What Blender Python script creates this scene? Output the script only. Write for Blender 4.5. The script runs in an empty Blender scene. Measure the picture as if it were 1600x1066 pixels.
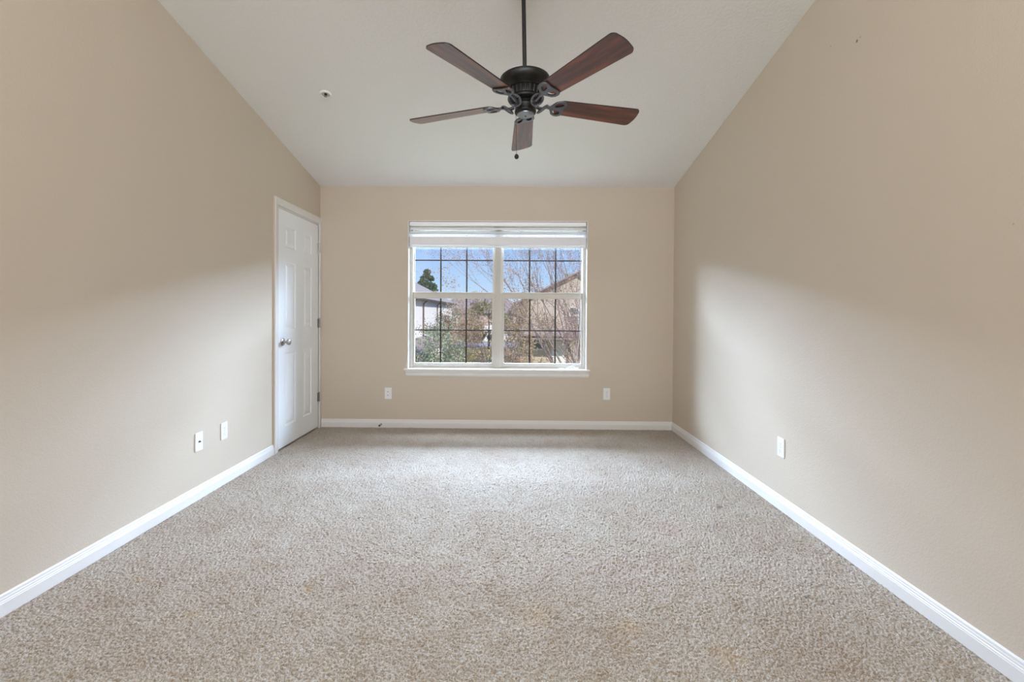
import bpy, bmesh, math, random
import numpy as np
from mathutils import Vector, Matrix, Quaternion
random.seed(7); rng = np.random.default_rng(7)
C = bpy.context.scene.collection
PI = math.pi

# ------------------------------------------------------------------ camera
CAMH = 1.171
cd = bpy.data.cameras.new('camera'); cam = bpy.data.objects.new('camera', cd); C.objects.link(cam)
cd.sensor_fit = 'HORIZONTAL'; cd.sensor_width = 36.0; cd.lens = 706.8 * 36 / 1600
cd.shift_x = 8.88 / 1600; cd.shift_y = -37.76 / 1600; cd.clip_start = 0.05; cd.clip_end = 600
_M = np.array([[0.9999105, -0.0062440, 0.0118291], [0.0063502, 0.9999397, -0.0089634], [-0.0117724, 0.0090377, 0.9998899]])
def _w(v): return Vector((v[0], v[2], -v[1]))
_r, _d, _f = _w(_M[0]), _w(_M[1]), _w(_M[2])
cam.matrix_world = Matrix(((_r.x, -_d.x, -_f.x, 0), (_r.y, -_d.y, -_f.y, 0), (_r.z, -_d.z, -_f.z, CAMH), (0, 0, 0, 1)))
bpy.context.scene.camera = cam

# ------------------------------------------------------------------ world, sun, daylight, exposure
sc = bpy.context.scene
vs = sc.view_settings; vs.view_transform = 'Standard'; vs.look = 'None'; vs.gamma = 1.0; vs.exposure = 0.0
vs.use_curve_mapping = False
w = bpy.data.worlds.new('world'); sc.world = w; w.use_nodes = True
nt = w.node_tree; bg = nt.nodes['Background']
tc = nt.nodes.new('ShaderNodeTexCoord'); sx = nt.nodes.new('ShaderNodeSeparateXYZ')
rp = nt.nodes.new('ShaderNodeValToRGB')
nt.links.new(tc.outputs['Generated'], sx.inputs[0]); nt.links.new(sx.outputs['Z'], rp.inputs[0]); nt.links.new(rp.outputs[0], bg.inputs[0])
e = rp.color_ramp.elements
e[0].position = 0.0; e[0].color = (0.62, 0.73, 0.86, 1); e[1].position = 1.0; e[1].color = (0.10, 0.26, 0.75, 1)
k = e.new(0.06); k.color = (0.42, 0.60, 0.85, 1)
k = e.new(0.17); k.color = (0.26, 0.44, 0.81, 1)
bg.inputs[1].default_value = 1.3
def light(name, kind, loc, to, energy, col, **kw):
    l = bpy.data.lights.new(name, kind); l.energy = energy; l.color = col
    for a, b in kw.items(): setattr(l, a, b)
    o = bpy.data.objects.new(name, l); C.objects.link(o); o.location = loc
    o.rotation_euler = (Vector(to) - Vector(loc)).to_track_quat('-Z', 'Y').to_euler(); return o
light('sun', 'SUN', (0, 0, 30), (-24, 26, 9), 5.0, (1.0, 0.93, 0.84), angle=0.02)
light('sky_daylight', 'AREA', (-0.15, 9.2, 3.95), (-0.15, 4.65, 1.9), 9300, (0.575, 0.745, 1.0), shape='RECTANGLE', size=15, size_y=2.1)
light('zenith_daylight', 'AREA', (-0.15, 6.1, 5.4), (-0.15, 4.7, 1.4), 700, (0.66, 0.82, 1.0), shape='RECTANGLE', size=5.0, size_y=1.5)
light('rear_fill', 'AREA', (-0.15, -1.35, 3.16), (-0.15, 3.0, 2.7), 101, (0.89, 0.95, 1.0), shape='RECTANGLE', size=3.0, size_y=0.8)  # fill panel added unseen behind the camera to brighten the room
try:
    sc.cycles.max_bounces = 10; sc.cycles.diffuse_bounces = 6; sc.cycles.transparent_max_bounces = 16
    sc.cycles.sample_clamp_indirect = 6; sc.cycles.caustics_reflective = False; sc.cycles.caustics_refractive = False
except Exception: pass

# ------------------------------------------------------------------ materials
def mat(name, col, rough=0.5, metal=0.0, spec=0.5):
    m = bpy.data.materials.new(name); m.use_nodes = True
    b = m.node_tree.nodes['Principled BSDF']
    b.inputs['Base Color'].default_value = (*col, 1); b.inputs['Roughness'].default_value = rough
    b.inputs['Metallic'].default_value = metal; b.inputs['Specular IOR Level'].default_value = spec
    return m
def nodes(m): return m.node_tree.nodes, m.node_tree.links, m.node_tree.nodes['Principled BSDF']
def noise_bump(m, scale, dist, strength=1.0, detail=3, rough=0.5, second=None):
    N, L, b = nodes(m)
    t = N.new('ShaderNodeTexCoord'); n = N.new('ShaderNodeTexNoise'); bp = N.new('ShaderNodeBump')
    n.inputs['Scale'].default_value = scale; n.inputs['Detail'].default_value = detail; n.inputs['Roughness'].default_value = rough
    L.new(t.outputs['Object'], n.inputs['Vector'])
    bp.inputs['Strength'].default_value = strength; bp.inputs['Distance'].default_value = dist
    L.new(n.outputs['Fac'], bp.inputs['Height']); L.new(bp.outputs[0], b.inputs['Normal'])
    return n, bp
def mix_spots(m, base_socket, spots, col):
    # marks with a shape of their own: each (x, y, z, radius, strength) in object space
    N, L, b = nodes(m)
    t = N.new('ShaderNodeTexCoord')
    dn = N.new('ShaderNodeTexNoise'); dn.inputs['Scale'].default_value = 45; L.new(t.outputs['Object'], dn.inputs['Vector'])
    cur = base_socket
    for (x, y, z, r, s, cl) in spots:
        d = N.new('ShaderNodeVectorMath'); d.operation = 'DISTANCE'; L.new(t.outputs['Object'], d.inputs[0]); d.inputs[1].default_value = (x, y, z)
        a = N.new('ShaderNodeMath'); a.operation = 'MULTIPLY_ADD'; L.new(dn.outputs['Fac'], a.inputs[0]); a.inputs[1].default_value = r * 1.6; L.new(d.outputs['Value'], a.inputs[2])
        mr = N.new('ShaderNodeMapRange'); L.new(a.outputs[0], mr.inputs[0])
        mr.inputs[1].default_value = r * 0.9; mr.inputs[2].default_value = r * 1.8; mr.inputs[3].default_value = s; mr.inputs[4].default_value = 0
        mx = N.new('ShaderNodeMix'); mx.data_type = 'RGBA'
        L.new(mr.outputs[0], mx.inputs[0]); L.new(cur, mx.inputs[6]); mx.inputs[7].default_value = (*(cl or col), 1)
        cur = mx.outputs[2]
    L.new(cur, b.inputs['Base Color'])

WALLC = (0.605, 0.518, 0.42)
M = {}
M['wall'] = mat('wall_paint', WALLC, 0.55, spec=0.3); noise_bump(M['wall'], 150, 0.0016, 0.55, 2)
M['wall_r'] = mat('wall_paint_marked', WALLC, 0.55, spec=0.3); noise_bump(M['wall_r'], 150, 0.0016, 0.55, 2)
N, L, b = nodes(M['wall_r']); rgb = N.new('ShaderNodeRGB'); rgb.outputs[0].default_value = (*WALLC, 1)
mix_spots(M['wall_r'], rgb.outputs[0], [(1.624, 2.169, 2.466, .009, 1, None), (1.624, 2.150, 2.474, .005, .9, None), (1.624, 2.346, 2.546, .004, .6, None), (1.624, 2.33, 2.52, .003, .6, None), (1.624, 1.488, 1.469, .004, .5, None)], (0.06, 0.04, 0.035))
M['ceiling'] = mat('ceiling_texture', (0.89, 0.89, 0.885), 0.8, spec=0.2)
n, bp = noise_bump(M['ceiling'], 60, 0.005, 0.45, 3, 0.5)
M['trim'] = mat('trim_white', (0.78, 0.755, 0.735), 0.32)
M['door'] = mat('door_white', (0.88, 0.90, 0.92), 0.38)
M['vinyl'] = mat('vinyl_white', (0.62, 0.585, 0.52), 0.4)
M['blind'] = mat('blind_white', (0.92, 0.92, 0.94), 0.35)
M['cord'] = mat('cord_white', (0.85, 0.85, 0.84), 0.7)
M['grille'] = mat('grille_bronze', (0.012, 0.006, 0.005), 0.5)
M['plate'] = mat('plate_white', (0.84, 0.84, 0.84), 0.3)
M['slot'] = mat('slot_dark', (0.16, 0.155, 0.15), 0.6)
M['jack'] = mat('jack_grey', (0.36, 0.34, 0.36), 0.6)
M['steel'] = mat('satin_nickel', (0.42, 0.40, 0.37), 0.33, 1.0)
M['brass'] = mat('dark_brass', (0.17, 0.13, 0.10), 0.4, 0.8)
M['rubber'] = mat('rubber_dark', (0.05, 0.045, 0.04), 0.6)
M['fan_metal'] = mat('oil_rubbed_bronze', (0.008, 0.0075, 0.0065), 0.42, 0.2, 0.5)
M['fan_iron'] = mat('bronze_bracket', (0.17, 0.175, 0.20), 0.3, 0.85, 0.8)
M['fan_cap'] = mat('cap_steel', (0.32, 0.34, 0.37), 0.35, 0.9)
# glass: clear, thin
g = bpy.data.materials.new('window_glass'); g.use_nodes = True; N = g.node_tree.nodes; L = g.node_tree.links
for x_ in list(N): N.remove(x_)
o_ = N.new('ShaderNodeOutputMaterial'); mx = N.new('ShaderNodeMixShader'); tr = N.new('ShaderNodeBsdfTransparent'); gl = N.new('ShaderNodeBsdfGlossy')
tr.inputs[0].default_value = (0.97, 0.98, 0.975, 1); gl.inputs['Roughness'].default_value = 0.01; mx.inputs[0].default_value = 0.05
L.new(tr.outputs[0], mx.inputs[1]); L.new(gl.outputs[0], mx.inputs[2]); L.new(mx.outputs[0], o_.inputs[0]); M['glass'] = g
# carpet
def carpet():
    m = mat('carpet', (0.5, 0.46, 0.41), 0.95, spec=0.1); N, L, b = nodes(m)
    t = N.new('ShaderNodeTexCoord')
    n1 = N.new('ShaderNodeTexNoise'); n1.inputs['Scale'].default_value = 210; n1.inputs['Detail'].default_value = 3
    n2 = N.new('ShaderNodeTexNoise'); n2.inputs['Scale'].default_value = 2.3; n2.inputs['Detail'].default_value = 5; n2.inputs['Roughness'].default_value = 0.6
    n3 = N.new('ShaderNodeTexNoise'); n3.inputs['Scale'].default_value = 9; n3.inputs['Detail'].default_value = 4
    for q in (n1, n2, n3): L.new(t.outputs['Object'], q.inputs['Vector'])
    r1 = N.new('ShaderNodeValToRGB'); L.new(n1.outputs['Fac'], r1.inputs[0])
    r1.color_ramp.elements[0].position = 0.36; r1.color_ramp.elements[0].color = (0.265, 0.222, 0.178, 1)
    r1.color_ramp.elements[1].position = 0.62; r1.color_ramp.elements[1].color = (0.515, 0.452, 0.385, 1)
    r2 = N.new('ShaderNodeValToRGB'); L.new(n2.outputs['Fac'], r2.inputs[0])
    r2.color_ramp.elements[0].position = 0.32; r2.color_ramp.elements[0].color = (0.90, 0.85, 0.82, 1)
    r2.color_ramp.elements[1].position = 0.62; r2.color_ramp.elements[1].color = (1, 1, 1, 1)
    r3 = N.new('ShaderNodeValToRGB'); L.new(n3.outputs['Fac'], r3.inputs[0])
    r3.color_ramp.elements[0].position = 0.28; r3.color_ramp.elements[0].color = (0.92, 0.88, 0.83, 1)
    r3.color_ramp.elements[1].position = 0.48; r3.color_ramp.elements[1].color = (1, 1, 1, 1)
    m1 = N.new('ShaderNodeMix'); m1.data_type = 'RGBA'; m1.blend_type = 'MULTIPLY'; m1.inputs[0].default_value = 1
    L.new(r1.outputs[0], m1.inputs[6]); L.new(r2.outputs[0], m1.inputs[7])
    m2 = N.new('ShaderNodeMix'); m2.data_type = 'RGBA'; m2.blend_type = 'MULTIPLY'; m2.inputs[0].default_value = 1
    L.new(m1.outputs[2], m2.inputs[6]); L.new(r3.outputs[0], m2.inputs[7])
    dk = (0.12, 0.09, 0.075); rd = (0.42, 0.28, 0.25); yl = (0.45, 0.30, 0.15); br = (0.26, 0.18, 0.13)
    mix_spots(m, m2.outputs[2], [(1.269, 2.753, 0, .030, .75, dk), (1.225, 2.765, 0, .014, .7, dk), (1.235, 1.885, 0, .016, .9, dk), (1.262, 1.851, 0, .028, .6, br), (1.31, 1.84, 0, .014, .6, dk),
        (0.871, 2.437, 0, .16, .3, rd), (-1.623, 1.942, 0, .03, .55, yl), (-0.727, 1.907, 0, .04, .55, br), (-0.85, 1.89, 0, .03, .45, yl), (-1.652, 1.749, 0, .05, .35, rd), (-1.60, 1.76, 0, .02, .6, br),
        (-1.877, 3.673, 0, .022, .7, dk), (-1.62, 2.72, 0, .03, .4, br), (-1.3, 2.7, 0, .04, .3, br), (-1.23, 1.72, 0, .05, .3, yl), (0.1, 1.75, 0, .10, .25, yl), (0.45, 1.68, 0, .07, .3, yl), (0.75, 1.55, 0, .08, .3, yl), (-0.6, 1.6, 0, .08, .25, br)], dk)
    bp = N.new('ShaderNodeBump'); bp.inputs['Strength'].default_value = 0.6; bp.inputs['Distance'].default_value = 0.003
    L.new(n1.outputs['Fac'], bp.inputs['Height']); L.new(bp.outputs[0], b.inputs['Normal'])
    b.inputs['Sheen Weight'].default_value = 0.15; return m
M['carpet'] = carpet()
def blade_wood():
    m = mat('blade_wood', (0.1, 0.03, 0.02), 0.30, spec=0.6); N, L, b = nodes(m)
    t = N.new('ShaderNodeTexCoord'); mp = N.new('ShaderNodeMapping'); mp.inputs['Scale'].default_value = (13, 1.1, 4)
    n = N.new('ShaderNodeTexNoise'); n.inputs['Scale'].default_value = 1.6; n.inputs['Detail'].default_value = 6; n.inputs['Roughness'].default_value = 0.62
    L.new(t.outputs['Object'], mp.inputs[0]); L.new(mp.outputs[0], n.inputs['Vector'])
    r = N.new('ShaderNodeValToRGB'); L.new(n.outputs['Fac'], r.inputs[0])
    r.color_ramp.elements[0].position = 0.35; r.color_ramp.elements[0].color = (0.035, 0.010, 0.008, 1)
    r.color_ramp.elements[1].position = 0.68; r.color_ramp.elements[1].color = (0.32, 0.085, 0.038, 1)
    k = r.color_ramp.elements.new(0.5); k.color = (0.12, 0.033, 0.022, 1)
    L.new(r.outputs[0], b.inputs['Base Color']); return m
M['blade'] = blade_wood(); _b = nodes(M['blade'])[2]; _b.inputs['Coat Weight'].default_value = 0.7; _b.inputs['Coat Roughness'].default_value = 0.25; _b.inputs['Coat IOR'].default_value = 1.5; M['blade_edge'] = mat('blade_edge', (0.015, 0.008, 0.007), 0.5)

# ------------------------------------------------------------------ mesh helpers
class MB:
    def __init__(s): s.v = []; s.f = []; s.mi = []
    def add(s, verts, faces, mi=0):
        o = len(s.v); s.v += [tuple(v) for v in verts]; s.f += [tuple(i + o for i in f) for f in faces]; s.mi += [mi] * len(faces); return s
    def box(s, x0, x1, y0, y1, z0, z1, mi=0):
        return s.add([(x0,y0,z0),(x1,y0,z0),(x1,y1,z0),(x0,y1,z0),(x0,y0,z1),(x1,y0,z1),(x1,y1,z1),(x0,y1,z1)],
                     [(0,3,2,1),(4,5,6,7),(0,1,5,4),(1,2,6,5),(2,3,7,6),(3,0,4,7)], mi)
    def prism(s, pts, axis, a, b, mi=0):
        # polygon pts (2D) extruded along axis from a to b
        def mk(p, t):
            return {'x': (t, p[0], p[1]), 'y': (p[0], t, p[1]), 'z': (p[0], p[1], t)}[axis]
        n = len(pts); vv = [mk(p, a) for p in pts] + [mk(p, b) for p in pts]
        return s.add(vv, [tuple(range(n))[::-1], tuple(range(n, 2*n))] + [(i, (i+1) % n, n+(i+1) % n, n+i) for i in range(n)], mi)
    def lathe(s, prof, n=40, M4=None, mi=0):
        vv = []; ff = []
        for (r, z) in prof:
            for i in range(n):
                a = 2*PI*i/n; p = Vector((r*math.cos(a), r*math.sin(a), z)); vv.append(M4 @ p if M4 else p)
        for j in range(len(prof)-1):
            for i in range(n): ff.append((j*n+i, j*n+(i+1) % n, (j+1)*n+(i+1) % n, (j+1)*n+i))
        if prof[0][0] > 0: ff.append(tuple(range(n))[::-1])
        if prof[-1][0] > 0: ff.append(tuple((len(prof)-1)*n+i for i in range(n)))
        return s.add(vv, ff, mi)
    def tube(s, pts, rad, n=8, mi=0):
        pts = [Vector(p) for p in pts]; vv = []; ff = []
        if not hasattr(rad, '__len__'): rad = [rad]*len(pts)
        d0 = (pts[1]-pts[0]).normalized(); u = d0.orthogonal().normalized()
        for i, p in enumerate(pts):
            d = (pts[min(i+1, len(pts)-1)]-pts[max(i-1, 0)]).normalized()
            u = (u - d*u.dot(d)); u = u.normalized() if u.length > 1e-6 else d.orthogonal().normalized()
            w_ = d.cross(u)
            for k in range(n):
                a = 2*PI*k/n; vv.append(p + (u*math.cos(a)+w_*math.sin(a))*rad[i])
        for j in range(len(pts)-1):
            for k in range(n): ff.append((j*n+k, j*n+(k+1) % n, (j+1)*n+(k+1) % n, (j+1)*n+k))
        ff.append(tuple(range(n))[::-1]); ff.append(tuple((len(pts)-1)*n+k for k in range(n)))
        return s.add(vv, ff, mi)
    def build(s, name, mats, parent=None, bevel=0, smooth=False, loc=None, origin=None, seg=2):
        me = bpy.data.meshes.new(name)
        vv = s.v if origin is None else [tuple(Vector(v)-Vector(origin)) for v in s.v]
        me.from_pydata(vv, [], s.f); 
        if not isinstance(mats, (list, tuple)): mats = [mats]
        for m_ in mats: me.materials.append(m_)
        me.polygons.foreach_set('material_index', s.mi)
        bm = bmesh.new(); bm.from_mesh(me); bmesh.ops.remove_doubles(bm, verts=bm.verts, dist=1e-6); bmesh.ops.recalc_face_normals(bm, faces=bm.faces)
        if bevel:
            es = [e_ for e_ in bm.edges if len(e_.link_faces) == 2 and e_.calc_face_angle(0) > 0.6]
            bmesh.ops.bevel(bm, geom=es, offset=bevel, segments=seg, affect='EDGES', clamp_overlap=True)
        bm.to_mesh(me); bm.free()
        if smooth:
            me.polygons.foreach_set('use_smooth', [True]*len(me.polygons)); 
            try: me.set_sharp_from_angle(angle=0.7)
            except Exception: pass
        me.update()
        o = bpy.data.objects.new(name, me); C.objects.link(o)
        if origin is not None: o.location = origin
        if parent: o.parent = parent
        if loc is not None: o.location = loc
        return o
def empty(name, loc=(0, 0, 0)):
    o = bpy.data.objects.new(name, None); C.objects.link(o); o.location = loc; o.empty_display_size = 0.1; return o
def tag(o, label=None, cat=None, group=None, kind=None):
    if label: o['label'] = label
    if cat: o['category'] = cat
    if group: o['group'] = group
    if kind: o['kind'] = kind
    return o
def struct(o, label, cat='structure'): return tag(o, label, cat, kind='structure')

# ------------------------------------------------------------------ room shell
XL, XR, YB, YR, HB, SL = -1.943, 1.624, 4.565, -1.6, 2.44, 0.2029
def ch(y): return HB + SL*(YB-y)
T = 0.12
OX0, OX1, OZ0, OZ1 = -1.052, 0.760, 0.600, 2.096      # window opening
m = MB()
for (a, b_, c, d) in ((XL-T, OX0, -.02, HB+.02), (OX1, XR+T, -.02, HB+.02), (OX0, OX1, -.02, OZ0), (OX0, OX1, OZ1, HB+.02)):
    m.box(a, b_, YB, YB+0.17, c, d)
struct(m.build('wall_back', M['wall']), 'tan wall with the double window, at the far end of the room', 'wall')
# left wall with door opening
DY0, DY1, DZ = 3.728, 4.530, 2.048
m = MB()
m.prism([(YR, -.02), (DY0, -.02), (DY0, ch(DY0)+.01), (YR, ch(YR)+.01)], 'x', XL-T, XL)
m.prism([(DY0, DZ), (DY1, DZ), (DY1, ch(DY1)+.01), (DY0, ch(DY0)+.01)], 'x', XL-T, XL)
m.prism([(DY1, -.02), (YB, -.02), (YB, ch(YB)+.01), (DY1, ch(DY1)+.01)], 'x', XL-T, XL)
m.box(XL-T-.03, XL-T, DY0-.05, DY1+.02, -.06, DZ+.05); m.box(XL-T, XL-.004, DY0-.03, DY1+.01, -.06, -.021)  # unseen plate and floor strip added behind the door to stop light leaking in
struct(m.build('wall_left', M['wall']), 'tan side wall holding the white six-panel door', 'wall')
m = MB(); m.prism([(YR, -.02), (YB, -.02), (YB, ch(YB)+.01), (YR, ch(YR)+.01)], 'x', XR, XR+T)
struct(m.build('wall_right', M['wall_r']), 'plain tan side wall with one outlet and a dark scuff high up', 'wall')
m = MB(); m.box(XL-T, XR+T, YR-T, YR, -.02, ch(YR)+.2)
struct(m.build('wall_rear', M['wall']), 'tan wall behind the viewer', 'wall')
m = MB(); m.prism([(YR-T, ch(YR-T)), (YB+.17, ch(YB+.17)), (YB+.17, ch(YB+.17)+.15), (YR-T, ch(YR-T)+.15)], 'x', XL-T, XR+T)
struct(m.build('ceiling', M['ceiling']), 'sloping white textured ceiling rising from the window wall', 'ceiling')

# ------------------------------------------------------------------ carpet (real pile relief)
def hashf(i, j, s):
    h = (i*374761393 + j*668265263 + s*1442695041) & 0x7fffffff
    h = ((h ^ (h >> 13))*1274126177) & 0x7fffffff
    return ((h ^ (h >> 16)) & 0xffff)/65535.0
def tufts(X, Y, cell):
    gi = np.floor(X/cell).astype(np.int64); gj = np.floor(Y/cell).astype(np.int64); H = np.zeros_like(X)
    for di in (-1, 0, 1):
        for dj in (-1, 0, 1):
            i = gi+di; j = gj+dj
            cx = (i+.5+.9*(hashf(i, j, 1)-.5))*cell; cy = (j+.5+.9*(hashf(i, j, 2)-.5))*cell
            a = hashf(i, j, 3)*PI; ca, sa = np.cos(a), np.sin(a); dx = X-cx; dy = Y-cy
            u = (dx*ca+dy*sa)/(cell*.95); v = (-dx*sa+dy*ca)/(cell*.55)
            hh = np.sqrt(np.clip(1-u*u-v*v, 0, 1))*(.55+.45*hashf(i, j, 4)); H = np.maximum(H, hh)
    return H
def vnoise(X, Y, cell, s):
    x = X/cell; y = Y/cell; i = np.floor(x).astype(np.int64); j = np.floor(y).astype(np.int64); fx = x-i; fy = y-j
    fx = fx*fx*(3-2*fx); fy = fy*fy*(3-2*fy)
    return (hashf(i, j, s)*(1-fx)+hashf(i+1, j, s)*fx)*(1-fy)+(hashf(i, j+1, s)*(1-fx)+hashf(i+1, j+1, s)*fx)*fy
def floor_mesh():
    ys = [YR]; y = YR
    while y < 0.95: y += 0.05; ys.append(y)
    while y < YB: y += 0.0021*max(y, 1.1); ys.append(y)
    ys = np.array(ys); ys[-1] = YB; xs = np.linspace(XL-.005, XR, 1180)
    X, Y = np.meshgrid(xs, ys); X = X.astype(np.float64)
    jx = X + .004*(vnoise(X, Y, .013, 5)-.5)*2
    Z = .0118*tufts(jx+5, Y+5, .0086) + .004*(vnoise(X+9, Y+9, .12, 6)-.5) + .003*(vnoise(X+9, Y+9, .03, 8)-.5)
    Z[Y < 1.0] = .006
    Z -= .0085
    nr, nc = X.shape; co = np.stack([X, Y, Z], -1).reshape(-1, 3).astype(np.float32)
    idx = np.arange(nr*nc).reshape(nr, nc)
    q = np.stack([idx[:-1, :-1], idx[:-1, 1:], idx[1:, 1:], idx[1:, :-1]], -1).reshape(-1).astype(np.int32); nf = len(q)//4
    me = bpy.data.meshes.new('floor'); me.vertices.add(nr*nc); me.vertices.foreach_set('co', co.ravel())
    me.loops.add(len(q)); me.loops.foreach_set('vertex_index', q); me.polygons.add(nf)
    me.polygons.foreach_set('loop_start', np.arange(0, nf*4, 4, dtype=np.int32))
    me.polygons.foreach_set('use_smooth', np.ones(nf, dtype=bool)); me.materials.append(M['carpet']); me.update(); me.validate()
    o = bpy.data.objects.new('floor', me); C.objects.link(o); return o
struct(floor_mesh(), 'beige cut-pile carpet with a few faint stains covering the room', 'carpet')

# ------------------------------------------------------------------ baseboards
BBP = [(0, 0), (.013, 0), (.013, .050), (.0115, .053), (.0115, .057), (.009, .060), (.009, .066), (.0075, .069), (.0065, .078), (.003, .083), (0, .083)]
def bb_left(y0, y1):  return MB().add([(XL+a, y0, z) for a, z in BBP]+[(XL+a, y1, z) for a, z in BBP], _pf(len(BBP)))
def _pf(n): return [tuple(range(n))[::-1], tuple(range(n, 2*n))] + [(i, (i+1) % n, n+(i+1) % n, n+i) for i in range(n)]
struct(bb_left(YR, 3.662).build('baseboard_left', M['trim']), 'white baseboard along the wall with the door', 'baseboard')
m = MB(); n_ = len(BBP)
m.add([(XR-a, YR, z) for a, z in BBP]+[(XR-a, YB-a, z) for a, z in BBP], _pf(n_))
struct(m.build('baseboard_right', M['trim']), 'white baseboard along the wall without a door', 'baseboard')
m = MB(); m.add([(XL+.02, YB-a, z) for a, z in BBP]+[(XR-a, YB-a, z) for a, z in BBP], _pf(n_))
struct(m.build('baseboard_back', M['trim']), 'white baseboard under the window', 'baseboard')

# ------------------------------------------------------------------ door with casing
CP = .020
m = MB()
def casing_profile(w_): return [(0, 0), (0, .016), (.004, .020), (.012, .0205), (.018, .017), (w_-.012, .0125), (w_-.004, .011), (w_, .008), (w_, 0)]
pr_ = casing_profile(.062)
# near leg, head and far leg (y position, x protrusion)
def leg(y_out, sgn, ztop0):
    A = [(XL+d, y_out+sgn*u, -.005) for u, d in pr_]; B = [(XL+d, y_out+sgn*u, ztop0-u) for u, d in pr_]; m.add(A+B, _pf(len(pr_)))
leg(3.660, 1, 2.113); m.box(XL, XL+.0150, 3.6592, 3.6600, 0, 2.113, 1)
A = [(XL+d, 3.660+u, 2.113-u) for u, d in pr_]; B = [(XL+d, YB-.001, 2.113-u) for u, d in pr_]; m.add(A+B, _pf(len(pr_)))
m.box(XL, XL+.0135, 4.528, YB-.001, -.005, 2.055); m.box(XL, XL+.009, 4.522, 4.53, -.005, 2.05)
# jamb liner
m.box(XL-T, XL+.004, DY0, DY0+.012, 0, DZ); m.box(XL-T, XL+.004, DY1-.008, DY1, 0, DZ); m.box(XL-T, XL+.004, DY0, DY1, DZ-.012, DZ)
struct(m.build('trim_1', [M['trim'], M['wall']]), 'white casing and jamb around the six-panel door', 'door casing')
door = empty('door_1', (XL, 3.75, 0.01)); struct(door, 'closed white six-panel door beside the window wall', 'door')
SY0, SY1, SZ0, SZ1 = 3.743, 4.519, 0.014, 2.033; SX = XL+.001
PY = [(3.850, 4.050), (4.196, 4.372)]; PZ = [(.180, .820), (1.015, 1.600), (1.712, 1.905)]
yb = [SY0, PY[0][0], PY[0][1], PY[1][0], PY[1][1], SY1]; zb = [SZ0]+[t for p in PZ for t in p]+[SZ1]
m = MB()
for i in range(5):
    for j in range(7):
        y0, y1, z0, z1 = yb[i], yb[i+1], zb[j], zb[j+1]
        if i in (1, 3) and j in (1, 3, 5):
            rings = [(0, 0), (.008, -.002), (.014, -.0065), (.022, -.0065), (.046, -.001)]
            prev = None
            for (ins, dp) in rings:
                R_ = [(SX+dp, y0+ins, z0+ins), (SX+dp, y1-ins, z0+ins), (SX+dp, y1-ins, z1-ins), (SX+dp, y0+ins, z1-ins)]
                if prev: m.add(prev+R_, [(q, (q+1) % 4, 4+(q+1) % 4, 4+q) for q in range(4)])
                prev = R_
            m.add(prev, [(0, 1, 2, 3)])
        else: m.add([(SX, y0, z0), (SX, y1, z0), (SX, y1, z1), (SX, y0, z1)], [(0, 1, 2, 3)])
# sides and back of the slab
bx = SX-.035
m.add([(bx, SY0, SZ0), (bx, SY1, SZ0), (bx, SY1, SZ1), (bx, SY0, SZ1)], [(3, 2, 1, 0)])
m.add([(SX, SY0, SZ0), (SX, SY1, SZ0), (bx, SY1, SZ0), (bx, SY0, SZ0)], [(0, 1, 2, 3)])
m.add([(SX, SY0, SZ1), (SX, SY1, SZ1), (bx, SY1, SZ1), (bx, SY0, SZ1)], [(3, 2, 1, 0)])
m.add([(SX, SY0, SZ0), (SX, SY0, SZ1), (bx, SY0, SZ1), (bx, SY0, SZ0)], [(0, 1, 2, 3)])
m.add([(SX, SY1, SZ0), (SX, SY1, SZ1), (bx, SY1, SZ1), (bx, SY1, SZ0)], [(3, 2, 1, 0)])
def child(mb, name, mm, par, **k):
    o = mb.build(name, mm, None, **k); o.parent = par; o.matrix_parent_inverse = Matrix.Translation(-Vector(par.location)); return o
child(m, 'door_slab', M['door'], door)
KX = Matrix.Translation((SX, 3.812, .912)) @ Matrix.Rotation(PI/2, 4, 'Y')
m = MB(); m.lathe([(.0005, 0), (.031, 0), (.033, .003), (.031, .007), (.022, .010), (.012, .012), (.0105, .030), (.0115, .036), (.021, .042), (.027, .050), (.0275, .057), (.024, .064), (.013, .068), (.0005, .069)], 36, KX)
kb = child(m, 'door_knob', M['steel'], door, smooth=True); tag(kb, 'round satin nickel knob')
m = MB(); m.box(SX-.03, SX+.0015, SY0-.0008, SY0+.0, .88, .945); child(m, 'latch_plate', M['steel'], door)
for hz in (1.807, 1.055, .313):
    m = MB(); m.box(SX, SX+.002, 4.500, 4.519, hz-.044, hz+.044); m.box(SX, SX+.0145, 4.5195, 4.5275, hz-.044, hz+.044)
    for q in range(5): m.lathe([(.0005, 0), (.0062, 0), (.0062, .0168), (.0005, .0168)], 12, Matrix.Translation((SX+.014, 4.520, hz-.044+q*.0178)))
    m.lathe([(.0005, 0), (.0045, 0), (.0055, .004), (.0005, .008)], 12, Matrix.Translation((SX+.014, 4.520, hz+.0455)))
    tag(child(m, 'hinge', M['steel'], door, smooth=True), 'satin nickel butt hinge')

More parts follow.
